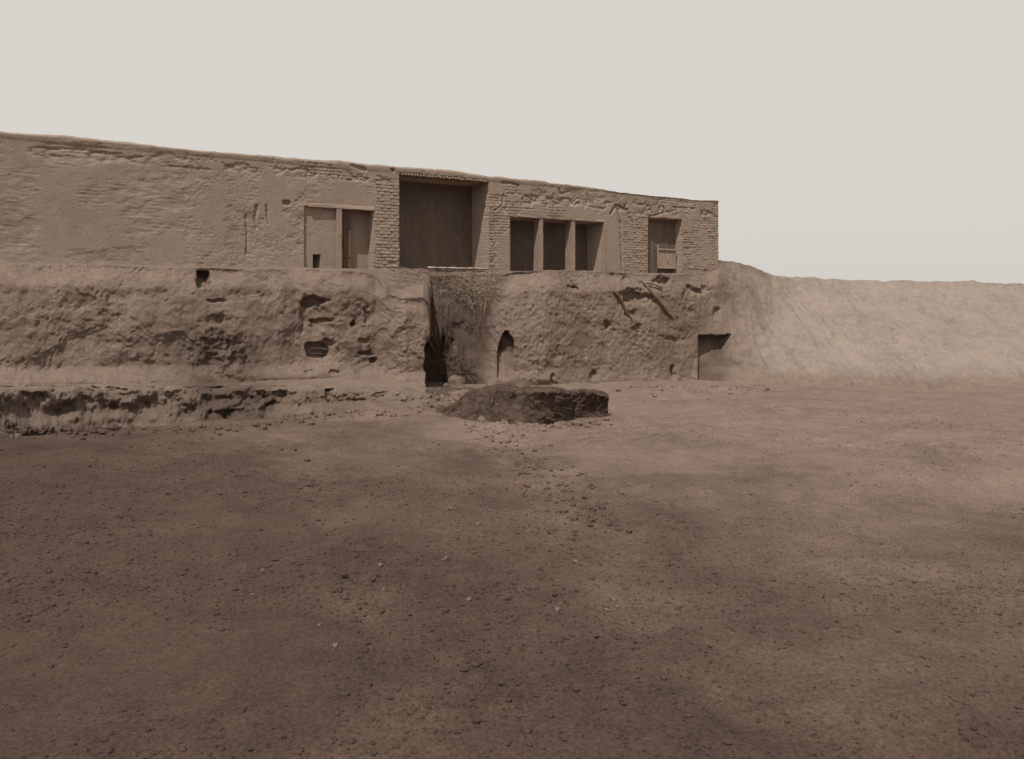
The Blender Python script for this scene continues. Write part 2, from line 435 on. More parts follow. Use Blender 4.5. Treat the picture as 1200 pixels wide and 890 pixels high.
hollow(711, 381, 2.4, 4, .16, .3, 2); hollow(744, 386, 3.6, 4, .16, .3, 2); hollow(732, 328, 5, 3, .1, .5, 2); hollow(785, 397, 16, 2, .06, .5, 2)
hollow(672, 334, 6, 2.4, .12, .4, 2); hollow(740, 368, 7, 5, .1, .5, 2)
hollow(516, 430, 15, 33, .55, .2, 4)                         # dark foot of the gully
push = np.where(front_only, push, 0)
# two doorways cut into the bank, clean edges
arch = (np.abs(PX - 592.5) < 9.6) & (PY < 444) & (PY > 389 + 17 * (np.abs((PX - 594) / 9.5) ** 2.2) + 2 * fbm(BX * 5, BZ * 5, 0, 2, 5))
cellar = (PX > 818) & (PX < 858 - .02 * (PY - 393)) & (PY > 393 + .6 * fbm(BX * 6, BZ * 6, 0, 2, 6)) & (PY < 470)
arch &= WA > .02; cellar &= (WA > .01)
push = np.where(arch, .34, push)
push = np.where(cellar, .55, push)
d = np.where(arch | cellar, d * .25, d)
BZ += np.where(front_only, .12 * d, 0)
inx = np.where(arch, -.06, -N2[0]); iny = np.where(arch, .998, -N2[1])
rx, ry = BX / np.hypot(BX, BY), BY / np.hypot(BX, BY)
BX += -rx * d + under * .0 + inx * push
BY += -ry * d + iny * push
BX += rx * under * .18; BY += ry * under * .18
nz = .015 * fbm(BX * 4, BY * 4, BZ * 4, 3, 77)
BZ += np.where(fine, nz, 0)
gul = -.13 * np.maximum(billow(PX * .028 + BY * .35, BY * .10, 0, 4, 200) - .35, 0) + .10 * fbm(BX * .7, BY * .7, 0, 4, 201) + .04 * fbm(BX * 4, BY * 4, 0, 3, 202)
BZ += np.where(fine, WA * hill[None, :] * gul * sstep(PX, 850, 930), 0)
loam_shade = np.exp(-((PX - 262) / 48) ** 2) * sstep(PY + 10 * wob, 372, 412) * (1 - sstep(PY, 520, 540))
loam_shade = np.maximum(loam_shade, .9 * np.exp(-((PX - 300) / 40) ** 2) * sstep(PY, 455, 464))
loam_shade = np.maximum(loam_shade, 1.15 * sstep(PX, 503, 505) * (1 - sstep(PX + .10 * (PY - 330) + 6 * wob, 572, 596)) * sstep(PY, 322, 342))  # shade of the gully recess painted into the earth colour
loam_shade = np.maximum(loam_shade, .35 * (1 - sstep(PX, 470, 540)) * sstep(PY, 452, 462))
loam_shade = np.maximum(loam_shade, np.where((arch & (PY < 414)) | cellar, .75, 0))  # arch head and doorway: shade put into the earth colour
loam_shade = np.clip(loam_shade * (1 + .6 * fbm(BX * 1.5, BZ * 1.5, BY * 1.5, 4, 47)), 0, 1)
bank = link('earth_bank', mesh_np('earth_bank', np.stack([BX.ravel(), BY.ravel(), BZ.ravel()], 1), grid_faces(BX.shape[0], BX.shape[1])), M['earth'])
fog_pale = hill[None, :] * sstep(PX + 25 * fbm(BX * .8, BY * .8, BZ * .8, 4, 48), 830, 930) * (1 - sstep(PY, 425, 452))  # mask of the paler slope colour that stands in for fog
at = bank.data.attributes.new('fog_pale', 'FLOAT', 'POINT'); at.data.foreach_set('value', np.broadcast_to(fog_pale, BX.shape).ravel().astype(np.float32))
at = bank.data.attributes.new('loam_shade', 'FLOAT', 'POINT'); at.data.foreach_set('value', loam_shade.ravel().astype(np.float32))
tag(bank, kind='structure')

# ---------------------------------------------------------------- the mud house on the bank
house = bpy.data.objects.new('mud_house', None)
C.objects.link(house)
tag(house, 'long flat roofed mud brick house with open bays on the earth bank', 'house')

def U(px): return float(u_of(px))
OPEN = [  # u0, u1, z0, z1, depth
    (U(468), U(572.5), 0, EYE + 3.83, 1.10),
    (U(598), U(707.6), 0, EYE + 2.70, 1.0),
    (U(759.6), U(799.5), 0, EYE + 3.01, .36),
    (U(401), U(438), 0, EYE + 2.66, .46),
    (U(356.5), U(399), 0, EYE + 2.64, .10),
    (U(368), U(377), 0, zf(372, 298), .42),
]
u_lo, u_hi = U(-330), U(842)
us = np.concatenate([np.arange(u_lo, U(215), .06), np.arange(U(215), u_hi, .024)])
extra = []
for o in OPEN: extra += [o[0] - .004, o[0] + .004, o[1] - .004, o[1] + .004]
us = np.unique(np.concatenate([us, extra, [u_hi]]))
zs = np.concatenate([np.arange(FLOOR - 1.2, FLOOR - .1, .06), np.arange(FLOOR - .1, EYE + 3.80, .020)])
ez = []
for o in OPEN: ez += [o[3] - .004, o[3] + .004]
zs = np.unique(np.concatenate([zs, ez]))
pxk = np.array([-330, 0, 120, 232, 285, 330, 360, 400, 440, 470, 500, 530, 565, 600, 650, 700, 716, 730, 760, 790, 820, 842])
pyk = np.array([131, 153, 164, 175, 180, 184.5, 187, 189, 193.5, 196, 197.5, 199.5, 204.5, 208.5, 214, 219.5, 223, 226.5, 229, 231.5, 234.5, 236])
utop = u_of(pxk); ztop_k = z_at(pyk, yf_of(pxk))
ztop = np.interp(us, utop, ztop_k) + .025 * fbm(us * .9, 0 * us, 0, 3, 91) + .010 * fbm(us * 5, 0 * us, 0, 2, 92)
NP = 9
RZ, RD = [], []
for z in zs: RZ.append(np.full(us.shape, z)); RD.append(np.zeros(us.shape))
zl = zs[-1]
for j in range(1, NP + 1):
    f = j / NP
    a = f * math.pi / 2
    RZ.append(zl + (ztop - zl) * (f if j < NP - 2 else f))
    RD.append(np.full(us.shape, -.022 * math.sin(min(1, f * 1.6) * math.pi / 2) + .05 * max(0, f - .8) / .2))
for dd, dz in ((.16, .015), (.32, .012), (.55, -.03), (1.0, -.07)):
    RZ.append(ztop + dz); RD.append(np.full(us.shape, dd))
RZ, RD = np.array(RZ), np.array(RD)
UU = np.broadcast_to(us, RZ.shape)
# weathering of the face
dep = -.022 * fbm(UU * 1.1, RZ * 1.3, 0, 3, 101) - .007 * fbm(UU * 6, RZ * 7, 0, 3, 104) - .007 * fbm(UU * 19, RZ * 21, 0, 2, 107)
row = np.floor(RZ / .102 + .15 * fbm(UU * .8, RZ * .8, 0, 2, 160))
fr = RZ / .102 + .15 * fbm(UU * .8, RZ * .8, 0, 2, 160) - row
fu = np.mod(UU / .225 + .5 * np.mod(row, 2) + .2 * _hash(row, row * 0, row * 0, 9), 1)
groove = np.maximum(1 - sstep(np.minimum(fr, 1 - fr), .04, .22), .8 * (1 - sstep(np.minimum(fu, 1 - fu), .02, .10)))
show = sstep(fbm(UU * .7, RZ * 1.1, 0, 4, 163), -.1, .6) * (.35 + .65 * sstep(UU, U(290), U(380)))
dep += .016 * groove * show
band = np.exp(-((RZ - EYE - 3.35) / .28) ** 2) * sstep(UU, U(572), U(600))
dep += band * .05 * np.maximum(billow(UU * 3, RZ * 4, 0, 3, 110) - .1, 0)
band2 = np.exp(-((RZ - EYE - 3.62) / .16) ** 2) * (1 - sstep(UU, U(455), U(470)))
dep += band2 * .04 * np.maximum(billow(UU * 3, RZ * 5, 0, 3, 113), 0)
ff = fbm(UU * .9, RZ * 1.2, 0, 5, 191)
dep += .008 * sstep(ff, -.05, 0) + .007 * sstep(ff, .28, .32) - .007
wig = .012 * fbm(UU * 12, RZ * 12, 0, 2, 120)
def crack(pts, w=.03, dp=.06):
    global dep
    for (p0, q0), (p1, q1) in zip(pts[:-1], pts[1:]):
        a = np.array((U(p0), zf(p0, q0))); b = np.array((U(p1), zf(p1, q1)))
        ab = b - a; L2 = ab @ ab
        t = np.clip(((UU - a[0]) * ab[0] + (RZ - a[1]) * ab[1]) / L2, 0, 1)
        dx = UU - a[0] - t * ab[0]; dz = RZ - a[1] - t * ab[1]
        dist = np.hypot(dx, dz) + wig
        dep = np.maximum(dep, dp * (1 - sstep(dist, w * .5, w * 1.4)))
crack([(722, 240), (727, 262), (728, 290), (729, 318)], .035, .10)
crack([(716, 250), (722, 240), (735, 246)], .05, .10)
crack([(736, 248), (742, 262)], .02, .04)
crack([(580, 247), (589, 240), (590, 228)], .035, .06)
crack([(588, 214), (600, 215), (608, 218)], .035, .06)
crack([(655, 222), (657, 228), (668, 224)], .04, .05)
crack([(688, 226), (693, 238)], .03, .05)
crack([(460, 199), (461, 200)], .05, .1)
crack([(439, 212), (452, 211), (462, 216)], .02, .05)
crack([(412, 194), (420, 197), (428, 199)], .05, .05)
crack([(288, 252), (290, 275), (289, 299)], .035, .07)
crack([(301, 242), (299, 256), (301, 268)], .05, .06)
crack([(312, 240), (314, 262)], .025, .05)
crack([(334, 238), (338, 238)], .07, .10)
crack([(757, 255), (770, 252), (782, 248)], .04, .05)
crack([(781, 250), (792, 246)], .03, .04)
rim = 1.0
for (a0, a1, b0, b1, dp) in OPEN:
    inside = (UU > a0) & (UU < a1) & (RZ < b1)
    dep = np.where(inside, dp + .3 * dep, dep)
RD = RD + dep
WX = A[0] + UU * E2[0] - N2[0] * RD
WY = A[1] + UU * E2[1] - N2[1] * RD
fme = mesh_np('front_wall', np.stack([WX.ravel(), WY.ravel(), RZ.ravel()], 1), grid_faces(RZ.shape[0], RZ.shape[1]))
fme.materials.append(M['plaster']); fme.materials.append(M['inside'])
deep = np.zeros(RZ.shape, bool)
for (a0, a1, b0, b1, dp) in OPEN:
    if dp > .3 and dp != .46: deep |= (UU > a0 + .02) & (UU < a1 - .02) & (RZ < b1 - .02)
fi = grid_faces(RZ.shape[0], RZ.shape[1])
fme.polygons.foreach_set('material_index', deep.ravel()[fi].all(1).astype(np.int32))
link('front_wall', fme, None, house)
# right end wall, back wall, roof
def sheet(name, P, mat, parent):
    P = np.asarray(P, float)
    return link(name, mesh_np(name, P.reshape(-1, 3), grid_faces(P.shape[0], P.shape[1])), mat, parent)
zt_end = float(ztop[-1])
dv = np.linspace(0.06, 7, 90); zv = np.linspace(FLOOR - 1.2, zt_end - .02, 60)
P = [[(*on_front(u_hi - .004 + .02 * float(0), z, dd)[:2], z) for dd in dv] for z in zv]
P = np.array(P); nn = .02 * fbm(P[..., 1] * 3, P[..., 2] * 3, 0, 3, 130)
P[..., 0] += E2[0] * nn; P[..., 1] += E2[1] * nn
sheet('end_wall', P, M['plaster'], house)
uv = np.linspace(u_lo, u_hi, 160); dv = np.linspace(.95, 7.05, 40)
P = np.array([[on_front(u, 0, dd) for u in uv] for dd in dv])
P[..., 2] = np.interp(uv, us, ztop)[None, :] - .085 + .03 * fbm(P[..., 0], P[..., 1], 0, 3, 131)
sheet('roof', P, M['earth'], house)
zv = np.linspace(FLOOR - 1.2, EYE + 3.8, 20)
P = np.array([[on_front(u, z, 7.0) for u in uv] for z in zv])
sheet('back_wall', P, M['plaster'], house)
P = np.array([[on_front(u_lo, z, dd) for dd in np.linspace(0.05, 7, 20)] for z in zv])
sheet('end_wall', P, M['plaster'], house)

def front_matrix(u, z, dd=0.0, roll=0.0):        # local x along the front, y inward, z up
    x, y, zz = on_front(u, z, dd)
    m = Matrix(((E2[0], -N2[0], 0, x), (E2[1], -N2[1], 0, y), (0, 0, 1, zz), (0, 0, 0, 1)))
    return m @ Matrix.Rotation(roll, 4, 'Y')

def rough_box(sx, sy, sz, bev=.01, jit=.006, seg=1, cuts=0, seed=None):
    r = random.Random(seed if seed is not None else random.random())
    bm = bmesh.new()
    bmesh.ops.create_cube(bm, size=1)
    for v in bm.verts: v.co = Vector((v.co.x * sx, v.co.y * sy, v.co.z * sz))
    if cuts:
        for ax, s in enumerate((sx, sy, sz)):
            n = int(s / cuts)
            for i in range(1, n):
                co = [0, 0, 0]; co[ax] = -s / 2 + s * i / n
                no = [0, 0, 0]; no[ax] = 1
                bmesh.ops.bisect_plane(bm, geom=bm.verts[:] + bm.edges[:] + bm.faces[:], plane_co=co, plane_no=no)
    bmesh.ops.bevel(bm, geom=[e for e in bm.edges if e.calc_face_angle(0) > .5], offset=bev, segments=seg, affect='EDGES')
    for v in bm.verts: v.co += Vector([r.uniform(-jit, jit) for _ in range(3)])
    return bm

def joined(bms_mats):
    out = bmesh.new()
    for bm, mt in bms_mats:
        bm.transform(mt)
        tmp = bpy.data.meshes.new('tmp'); bm.to_mesh(tmp); bm.free()
        out.from_mesh(tmp); bpy.data.meshes.remove(tmp)
    return out

# mud bricks of the left pier, one by one
brick_meshes = [bm_mesh('brick', rough_box(.205 + random.uniform(-.02, .02), .11, .078, .012, .006)) for _ in range(7)]
half_meshes = [bm_mesh('brick', rough_box(.105, .11, .078, .012, .006)) for _ in range(4)]
def lay(px0, px1, py0, py1, course, skip=.06, out=.014, parts=True, small=1.0):
    u0, u1 = U(px0), U(px1)
    um = (px0 + px1) / 2
    z1, z0 = zf(um, py0), zf(um, py1)
    acc = []
    nrow = int((z1 - z0) / course)
    for r in range(nrow):
        z = z1 - (r + .5) * course
        u = u0 + (-.11 if r % 2 else 0) * small
        while u < u1 - .03:
            w = .222 * small
            a, b = max(u, u0 + random.uniform(-.02, .02)), min(u + w, u1 + random.uniform(-.02, .012))
            u += w
            if b - a < .05 or random.random() < skip: continue
            half = (b - a) < .15 * small
            meshes = half_meshes if half else brick_meshes
            me = random.choice(meshes)
            ln = .105 if half else .205
            mt = front_matrix((a + b) / 2, z + random.uniform(-.006, .006), .055 - out + random.uniform(-.010, .010), random.uniform(-.03, .03)) @ Matrix.Diagonal(((b - a - .016) / ln, 1, course / .104, 1))
            if parts:
                o = link('brick', me, M['brick'], house); o.matrix_world = mt
            else:
                bm = bmesh.new(); bm.from_mesh(me); acc.append((bm, mt))
    return acc
lay(440, 468.3, 214, 342, .104, .05)
acc = lay(730.5, 759, 252, 318, .098, .12, .012, False) + lay(801, 838, 268, 318, .098, .30, .006, False) \
    + lay(572.8, 580, 240, 314, .10, .15, .010, False, .6) + lay(384, 438, 203, 236, .10, .5, -.002, False)
o = link('brickwork', bm_mesh('brickwork', joined(acc)), M['brick'], house)
o['kind'] = 'stuff'

# row of roof pole ends over the tall bay
def tube(pts, r0, r1, n=9, wob_=0.0, seed=0):
    r = random.Random(seed)
    bm = bmesh.new()
    pts = [Vector(p) for p in pts]
    rings = []
    for i, p in enumerate(pts):
        t = (pts[min(i + 1, len(pts) - 1)] - pts[max(i - 1, 0)]).normalized()
        a = t.orthogonal().normalized() if i == 0 else (rings_a - t * rings_a.dot(t)).normalized()
        rings_a = a
        b = t.cross(a)
        rad = r0 + (r1 - r0) * i / (len(pts) - 1)
        rings.append([bm.verts.new(p + (a * math.cos(q * 2 * math.pi / n) + b * math.sin(q * 2 * math.pi / n)) * rad * (1 + r.uniform(-wob_, wob_))) for q in range(n)])
    for i in range(len(rings) - 1):
        for q in range(n):
            bm.faces.new((rings[i][q], rings[i][(q + 1) % n], rings[i + 1][(q + 1) % n], rings[i + 1][q]))
    bm.faces.new(rings[0][::-1]); bm.faces.new(rings[-1])
    return bm
pole_end = [bm_mesh('roof_pole', tube([(0, -.06, 0), (0, .05, .004), (0, .3, 0)], .034 + .006 * random.random(), .04, 8, .12, i), True) for i in range(5)]
u0, u1 = U(470), U(570)
n = 30
for i in range(n):
    u = u0 + (u1 - u0) * (i + .5) / n + random.uniform(-.012, .012)
    o = link('roof_pole', random.choice(pole_end), M['palewood'], house)
    o.matrix_world = front_matrix(u, EYE + 3.845 + random.uniform(-.012, .012), random.uniform(-.02, .025), random.uniform(0, 3))
# shadow course above: a thin slab of reeds under the mud roof
bm = rough_box(u1 - u0 + .1, .16, .03, .008, .008, cuts=.12)
o = link('reed_layer', bm_mesh('reed_layer', bm), M['wood'], house); o.matrix_world = front_matrix((u0 + u1) / 2, EYE + 3.905, .035)
# threshold of the tall bay
bm = rough_box(U(572) - U(500), .10, .07, .025, .012, 2, .15)
o = link('threshold', bm_mesh('threshold', bm, True), M['lime'], house); o.matrix_world = front_matrix((U(500) + U(572)) / 2, FLOOR + .03, -.05)

# pillars of the three bay porch
for pl, pr in ((632.3, 636.8), (669.6, 674.2)):
    a, b = U(pl), U(pr)
    hgt = EYE + 2.71 - (FLOOR - .2)
    bm = rough_box(b - a, .40, hgt, .012, .006, 2, .2)
    o = link('pillar', bm_mesh('pillar', bm, False), M['plaster'], house)
    o.matrix_world = front_matrix((a + b) / 2, FLOOR - .2 + hgt / 2, .20)
# slim jamb strip at the right side of the porch
bm = rough_box(U(709) - U(707.2), .1, 1.9, .012, .006, 1, .3)
o = link('jamb_strip', bm_mesh('jamb_strip', bm), M['plaster'], house); o.matrix_world = front_matrix(U(708.1), EYE + 2.7 - .95, .02)
# porch lintel, plastered
bm = rough_box(U(709) - U(597), .30, .10, .02, .01, 2, .25)
o = link('lintel', bm_mesh('lintel', bm, False), M['plaster'], house); o.matrix_world = front_matrix((U(709) + U(597)) / 2, EYE + 2.70 + .04, .125)

# left bay: lintel, post, plank door
bm = rough_box(U(438.5) - U(362), .14, .11, .012, .008, 1, .2)
o = link('lintel', bm_mesh('lintel', bm), M['lime'], house); o.matrix_world = front_matrix((U(438.5) + U(362)) / 2, EYE + 2.67, .035)
h = EYE + 2.62 - FLOOR + .1
bm = rough_box(U(400.6) - U(394.5), .16, h, .012, .008, 1, .25)
o = link('door_post', bm_mesh('door_post', bm), M['plaster'], house); o.matrix_world = front_matrix(U(397.6), FLOOR - .1 + h / 2, .06)
door = bpy.data.objects.new('door', None); C.objects.link(door); door.parent = house
hd = EYE + 2.64 - FLOOR
pw = (U(414) - U(401.8)) / 4
for i in range(4):
    hh = hd - .06 - random.uniform(0, .18)
    o = link('plank', bm_mesh('plank', rough_box(pw - .018, .03, hh, .005, .004, 1, .3)), M['wood'], door)
    o.matrix_world = front_matrix(U(402) + pw * (i + .5), FLOOR + hh / 2 + .02, .24 - .012 * (i % 2), random.uniform(-.008, .008))
for zz in (.35, 1.25):
    o = link('batten', bm_mesh('batten', rough_box(pw * 4, .03, .07, .005, .003)), M['wood'], door); o.matrix_world = front_matrix(U(402) + pw * 2, FLOOR + zz, .205)

# right doorway: half height plank gate
gate = bpy.data.objects.new('gate', None); C.objects.link(gate); gate.parent = house
g0, g1 = U(775.5), U(797)
zb, zt_ = zf(780, 314), zf(780, 291)
o = link('stile', bm_mesh('stile', rough_box(.07, .06, zf(772, 287) - zb + .03, .008, .004)), M['palewood'], gate)
o.matrix_world = front_matrix(g0, (zf(772, 287) + zb) / 2, .22)
np_ = 6
pw = (g1 - g0 - .05) / np_
for i in range(np_):
    o = link('plank', bm_mesh('plank', rough_box(pw - .012, .03, zt_ - zb - random.uniform(0, .03), .004, .003)), M['palewood'], gate)
    o.matrix_world = front_matrix(g0 + .05 + pw * (i + .5), (zt_ + zb) / 2, .24 + .006 * (i % 2))
for zz, s in ((zb + .0, .06), (zt_ - .05, .05)):
    o = link('rail', bm_mesh('rail', rough_box(g1 - g0, .05, s, .006, .004)), M['palewood'], gate); o.matrix_world = front_matrix((g0 + g1) / 2, zz, .205)
o = link('latch', bm_mesh('latch', rough_box(.05, .03, .22, .006, .004)), M['lime'], gate); o.matrix_world = front_matrix(g0 + (g1 - g0) * .5, (zb + zt_) / 2, .19)

# ---------------------------------------------------------------- helpers to find the surface of the bank
from mathutils.bvhtree import BVHTree
dg = bpy.context.evaluated_depsgraph_get()
bvh_bank = BVHTree.FromPolygons(np.stack([BX.ravel(), BY.ravel(), BZ.ravel()], 1).tolist(), grid_faces(BX.shape[0], BX.shape[1]).tolist())
def hit(px, py):
    dr = Vector(((px - CX) / FPX, 1, (HY - py) / FPX)).normalized()
    h = bvh_bank.ray_cast(Vector((0, 0, EYE)), dr)
    return h[0] if h[0] is not None else None
bvh_ground = None
def gpoint(px, py):
    global bvh_ground
    if bvh_ground is None:
        i0, i1 = np.searchsorted(gx, (-16, 23.9)); j0, j1 = np.searchsorted(gy, (2.9, 36))
        sub = np.stack([GX[j0:j1:2, i0:i1:2], GY[j0:j1:2, i0:i1:2], GZ[j0:j1:2, i0:i1:2]], -1)
        bvh_ground = BVHTree.FromPolygons(sub.reshape(-1, 3).tolist(), grid_faces(sub.shape[0], sub.shape[1]).tolist())
    dr = Vector(((px - CX) / FPX, 1, (HY - py) / FPX)).normalized()
    h = bvh_ground.ray_cast(Vector((0, 0, EYE)), dr)[0]
    if h is None:
        Y = EYE * FPX / (py - HY); h = Vector(((px - CX) / FPX * Y, Y, 0))
    return h

# ---------------------------------------------------------------- dark low platform in front of the bank
def platform():
    nu, nv = 180, 90
    pxs = np.linspace(508, 714, nu)
    Yb = I(pxs, (508, 18.4), (541, 17.5), (600, 16.6), (640, 16.5), (714, 17.3))
    wv = fbm(pxs * .022, 0 * pxs, 0, 3, 171)
    Yb = Yb + .16 * wv * (1 - sstep(pxs, 640, 690))
    ybot = I(pxs, (508, 475), (541, 481), (565, 489), (600, 494), (650, 498), (690, 494), (714, 491))
    ytop = I(pxs, (508, 474), (530, 468), (541, 463), (552, 459), (566, 455.5), (580, 454.5), (600, 454), (640, 454), (700, 455), (709, 456), (714, 459))
    Xb = (pxs - CX) / FPX * Yb
    zg = ground_base(Xb, Yb)
    ztp = np.maximum(z_at(ytop, Yb + .6), zg + .05) + .04 * fbm(pxs * .03, 0 * pxs, 0, 3, 172) * (1 - sstep(pxs, 670, 705))
    ztp = zg - .06 + (ztp - zg + .06) * sstep(pxs, 500, 556)
    P = np.zeros((nv, nu, 3))
    for j in range(nv):
        f = j / (nv - 1)
        if f < .6:                                   # front face, undercut
            t = f / .6
            z = zg - .2 + (ztp - zg + .2) * t
            cut = (.13 + .03 * fbm(pxs * .04, 0 * pxs, 0, 3, 170)) * np.sin(np.clip((t - .12) / .76, 0, 1) * math.pi) ** .8 * sstep(pxs, 592, 648) + .10 * math.sin(t * math.pi)
            bulge = (1 - sstep(pxs, 585, 640)) * (.55 * t ** 1.5)
            Y = Yb + cut + bulge + .16 * sstep(t, .86, 1) ** 2
        else:
            t = (f - .6) / .4
            Y = Yb + .16 + .02 + (1 - sstep(pxs, 585, 640)) * .55 + t * (3.4 - 1.2 * sstep(pxs, 650, 714))
            z = ztp - .42 * t - np.maximum(0, t - .85) * 5.0
        P[j, :, 0] = Xb * (1 + 0 * Y); P[j, :, 1] = Y; P[j, :, 2] = z
    # close the right hand end: pull the last columns back and down
    nz = .15 * fbm(P[..., 0] * 1.9, P[..., 1] * 1.9, P[..., 2] * 1.9, 4, 140) + .03 * fbm(P[..., 0] * 7, P[..., 1] * 7, P[..., 2] * 7, 3, 143)
    nz *= (1 - .85 * sstep(pxs, 690, 708))[None, :]
    P[..., 1] -= nz; P[..., 2] += .25 * nz
    rg = .045 * np.maximum(fbm(P[..., 0] * 5, P[..., 1] * 3, P[..., 2] * 3, 4, 145), -.3) + .02 * billow(P[..., 0] * 12, P[..., 1] * 8, P[..., 2] * 8, 2, 146)
    P[..., 2] += rg * sstep(P[..., 2], zg[None, :], zg[None, :] + .2) * (1 - .5 * sstep(pxs, 700, 712))[None, :]
    endc = P[:, -1:, :].copy()
    ends = []
    for q in (.3, .7, 1.3, 2.0):
        e = endc.copy(); e[..., 1] = np.maximum(e[..., 1], float(Yb[-1]) + q); e[..., 0] += .03 * q; e[..., 2] = np.minimum(e[..., 2], float(ztp[-1]) - .03 - .22 * q); ends.append(e)
    low = endc.copy(); low[..., 1] = float(Yb[-1]) + 2.2; low[..., 2] = -1.2; ends.append(low)
    st = P[:, :1, :].copy(); st[..., 2] = -1.2
    P = np.concatenate([st, P] + ends, 1)
    return P
P = platform()
plat = link('earth_mound', mesh_np('earth_mound', P.reshape(-1, 3), grid_faces(P.shape[0], P.shape[1])), M['dung'])
tag(plat, 'low dark earth mound with a level top and square right end below the bank', 'mound')

# ---------------------------------------------------------------- poles and sticks stuck in the bank
def stick(name, label, pts, r0, r1, mat, group=None, cat='pole', offs=.05):
    ps = []
    for (px, py, of) in pts:
        h = hit(px, py)
        if h is None: return
        v = h - Vector((0, 0, EYE)); ps.append(h - v.normalized() * of)
    fine_pts = []
    for a, b in zip(ps[:-1], ps[1:]):
        for t in (0, .5): fine_pts.append(a.lerp(b, t))
    fine_pts.append(ps[-1])
    base = fine_pts[-1]
    me = bm_mesh(name, tube([p - base for p in fine_pts], r0, r1, 9, .12, len(label)), True)
    o = link(name, me, M[mat]); o.location = base
    tag(o, label, cat, group)
stick('wooden_pole', 'dark bent wooden pole leaning left of the hollow in the bank', [(720, 340.5, .12), (728, 352, .15), (734, 366, .12), (740, 375, -.02)], .055, .045, 'wood', 'poles stuck in the bank')
stick('wooden_pole', 'longer straight dark pole leaning right of the hollow in the bank', [(754.5, 331, .10), (765, 344, .16), (777, 359, .14), (788, 374, -.02)], .055, .045, 'wood', 'poles stuck in the bank')
stick('curved_branch', 'pale curved branch lying across the head of the right pole', [(754, 330.5, .16), (763, 331.5, .22), (770, 334, .22), (776, 337, .14)], .035, .045, 'palewood', None, 'branch')
stick('wooden_peg', 'short dark peg sticking out below the porch pillars', [(669, 330.5, .14), (677, 338.5, -.03)], .05, .05, 'wood', None, 'peg')
stick('window_bar', 'upper pale wooden bar across the small hole in the left bank', [(363, 408.5, .03), (373, 408, .05), (384, 409.5, .03)], .034, .03, 'palewood', None, 'bar')
stick('window_bar', 'lower pale wooden bar across the small hole in the left bank', [(362, 414.5, .03), (372, 414.5, .05), (380, 415, .03)], .03, .028, 'palewood', None, 'bar')

# ---------------------------------------------------------------- dry straw and brush under the tall bay
def blades(n, place, lmin, lmax, w, seed):
    r = random.Random(seed)
    vs, fs = [], []
    for _ in range(n):
        got = place(r)
        if got is None: continue
        p, dr = got
        L = r.uniform(lmin, lmax)
        side = dr.cross(Vector((r.uniform(-1, 1), r.uniform(-1, 1), r.uniform(-1, 1)))).normalized() * w
        m = p + dr * L * .5 + Vector((0, 0, .03 * r.uniform(-1, 1)))
        e = p + dr * L + Vector((0, 0, -.05 * L))
        i = len(vs)
        vs += [p - side, p + side, m - side * .8, m + side * .8, e - side * .3, e + side * .3]
        fs += [(i, i + 1, i + 3, i + 2), (i + 2, i + 3, i + 5, i + 4)]
    return mesh_np('blades', np.array([tuple(v) for v in vs]), np.array(fs), False)
def p_heap(r):
    px = r.uniform(462, 588); py = 297 + .12 * (px - 464) + (42 + 10 * math.sin(px * .06)) * r.random() ** 1.3
    h = hit(px, py)
    if h is None: return None
    c = Vector((r.gauss(-.1 + (px - 520) / 90, .5), r.uniform(-.5, -.05), r.uniform(-1.0, .35))).normalized()
    return h + Vector((0, -.02, .02)), c
me = blades(4200, p_heap, .12, .5, .006, 5)
o = link('straw_heap', me, M['straw'])
tag(o, 'loose dry straw and brush spilling below the tall open bay', 'straw heap')
def p_reed(r):
    px = 503 + 66 * r.random() ** 1.25; py = r.uniform(318, 418 - .35 * (px - 503))
    if vnoise(px * .16, 0, 0, 5) + .5 * vnoise(px * .5, py * .02, 0, 6) < r.uniform(-.7, .5): return None
    h = hit(px, py)
    if h is None: return None
    return h + Vector((0, r.uniform(-.10, .0), 0)), Vector((r.gauss(.04, .13), r.uniform(-.2, .02), -1)).normalized()
me = blades(900, p_reed, .12, .6, .005, 15)
o = link('reed_stalks', me, M['reed'])
tag(o, kind='stuff')
def p_slot(r):
    px = 502 + 52 * r.random() ** 1.3; py = r.uniform(394 + max(0, px - 508) * 1.0, 442)
    h = hit(px, py)
    if h is None: return None
    return h + Vector((0, -.05, 0)), Vector((r.gauss(.2, .5), r.uniform(-.5, .1), r.gauss(-.2, .6))).normalized()
me = blades(2200, p_slot, .10, .40, .008, 6)
o = link('brush_pile', me, M['wood'])
tag(o, 'dark tangle of brushwood filling the foot of the gully', 'brushwood')
def p_weed(r):
    px = r.uniform(828, 882); py = r.uniform(312, 345)
    h = hit(px, py)
    if h is None or (vnoise(px * .12, py * .15, 0, 3)) < .0: return None
    return h, Vector((r.gauss(0, .5), r.uniform(-.5, .2), r.uniform(.2, 1))).normalized()
me = blades(420, p_weed, .08, .28, .007, 8)
o = link('dry_weeds', me, M['straw']); tag(o, kind='stuff')

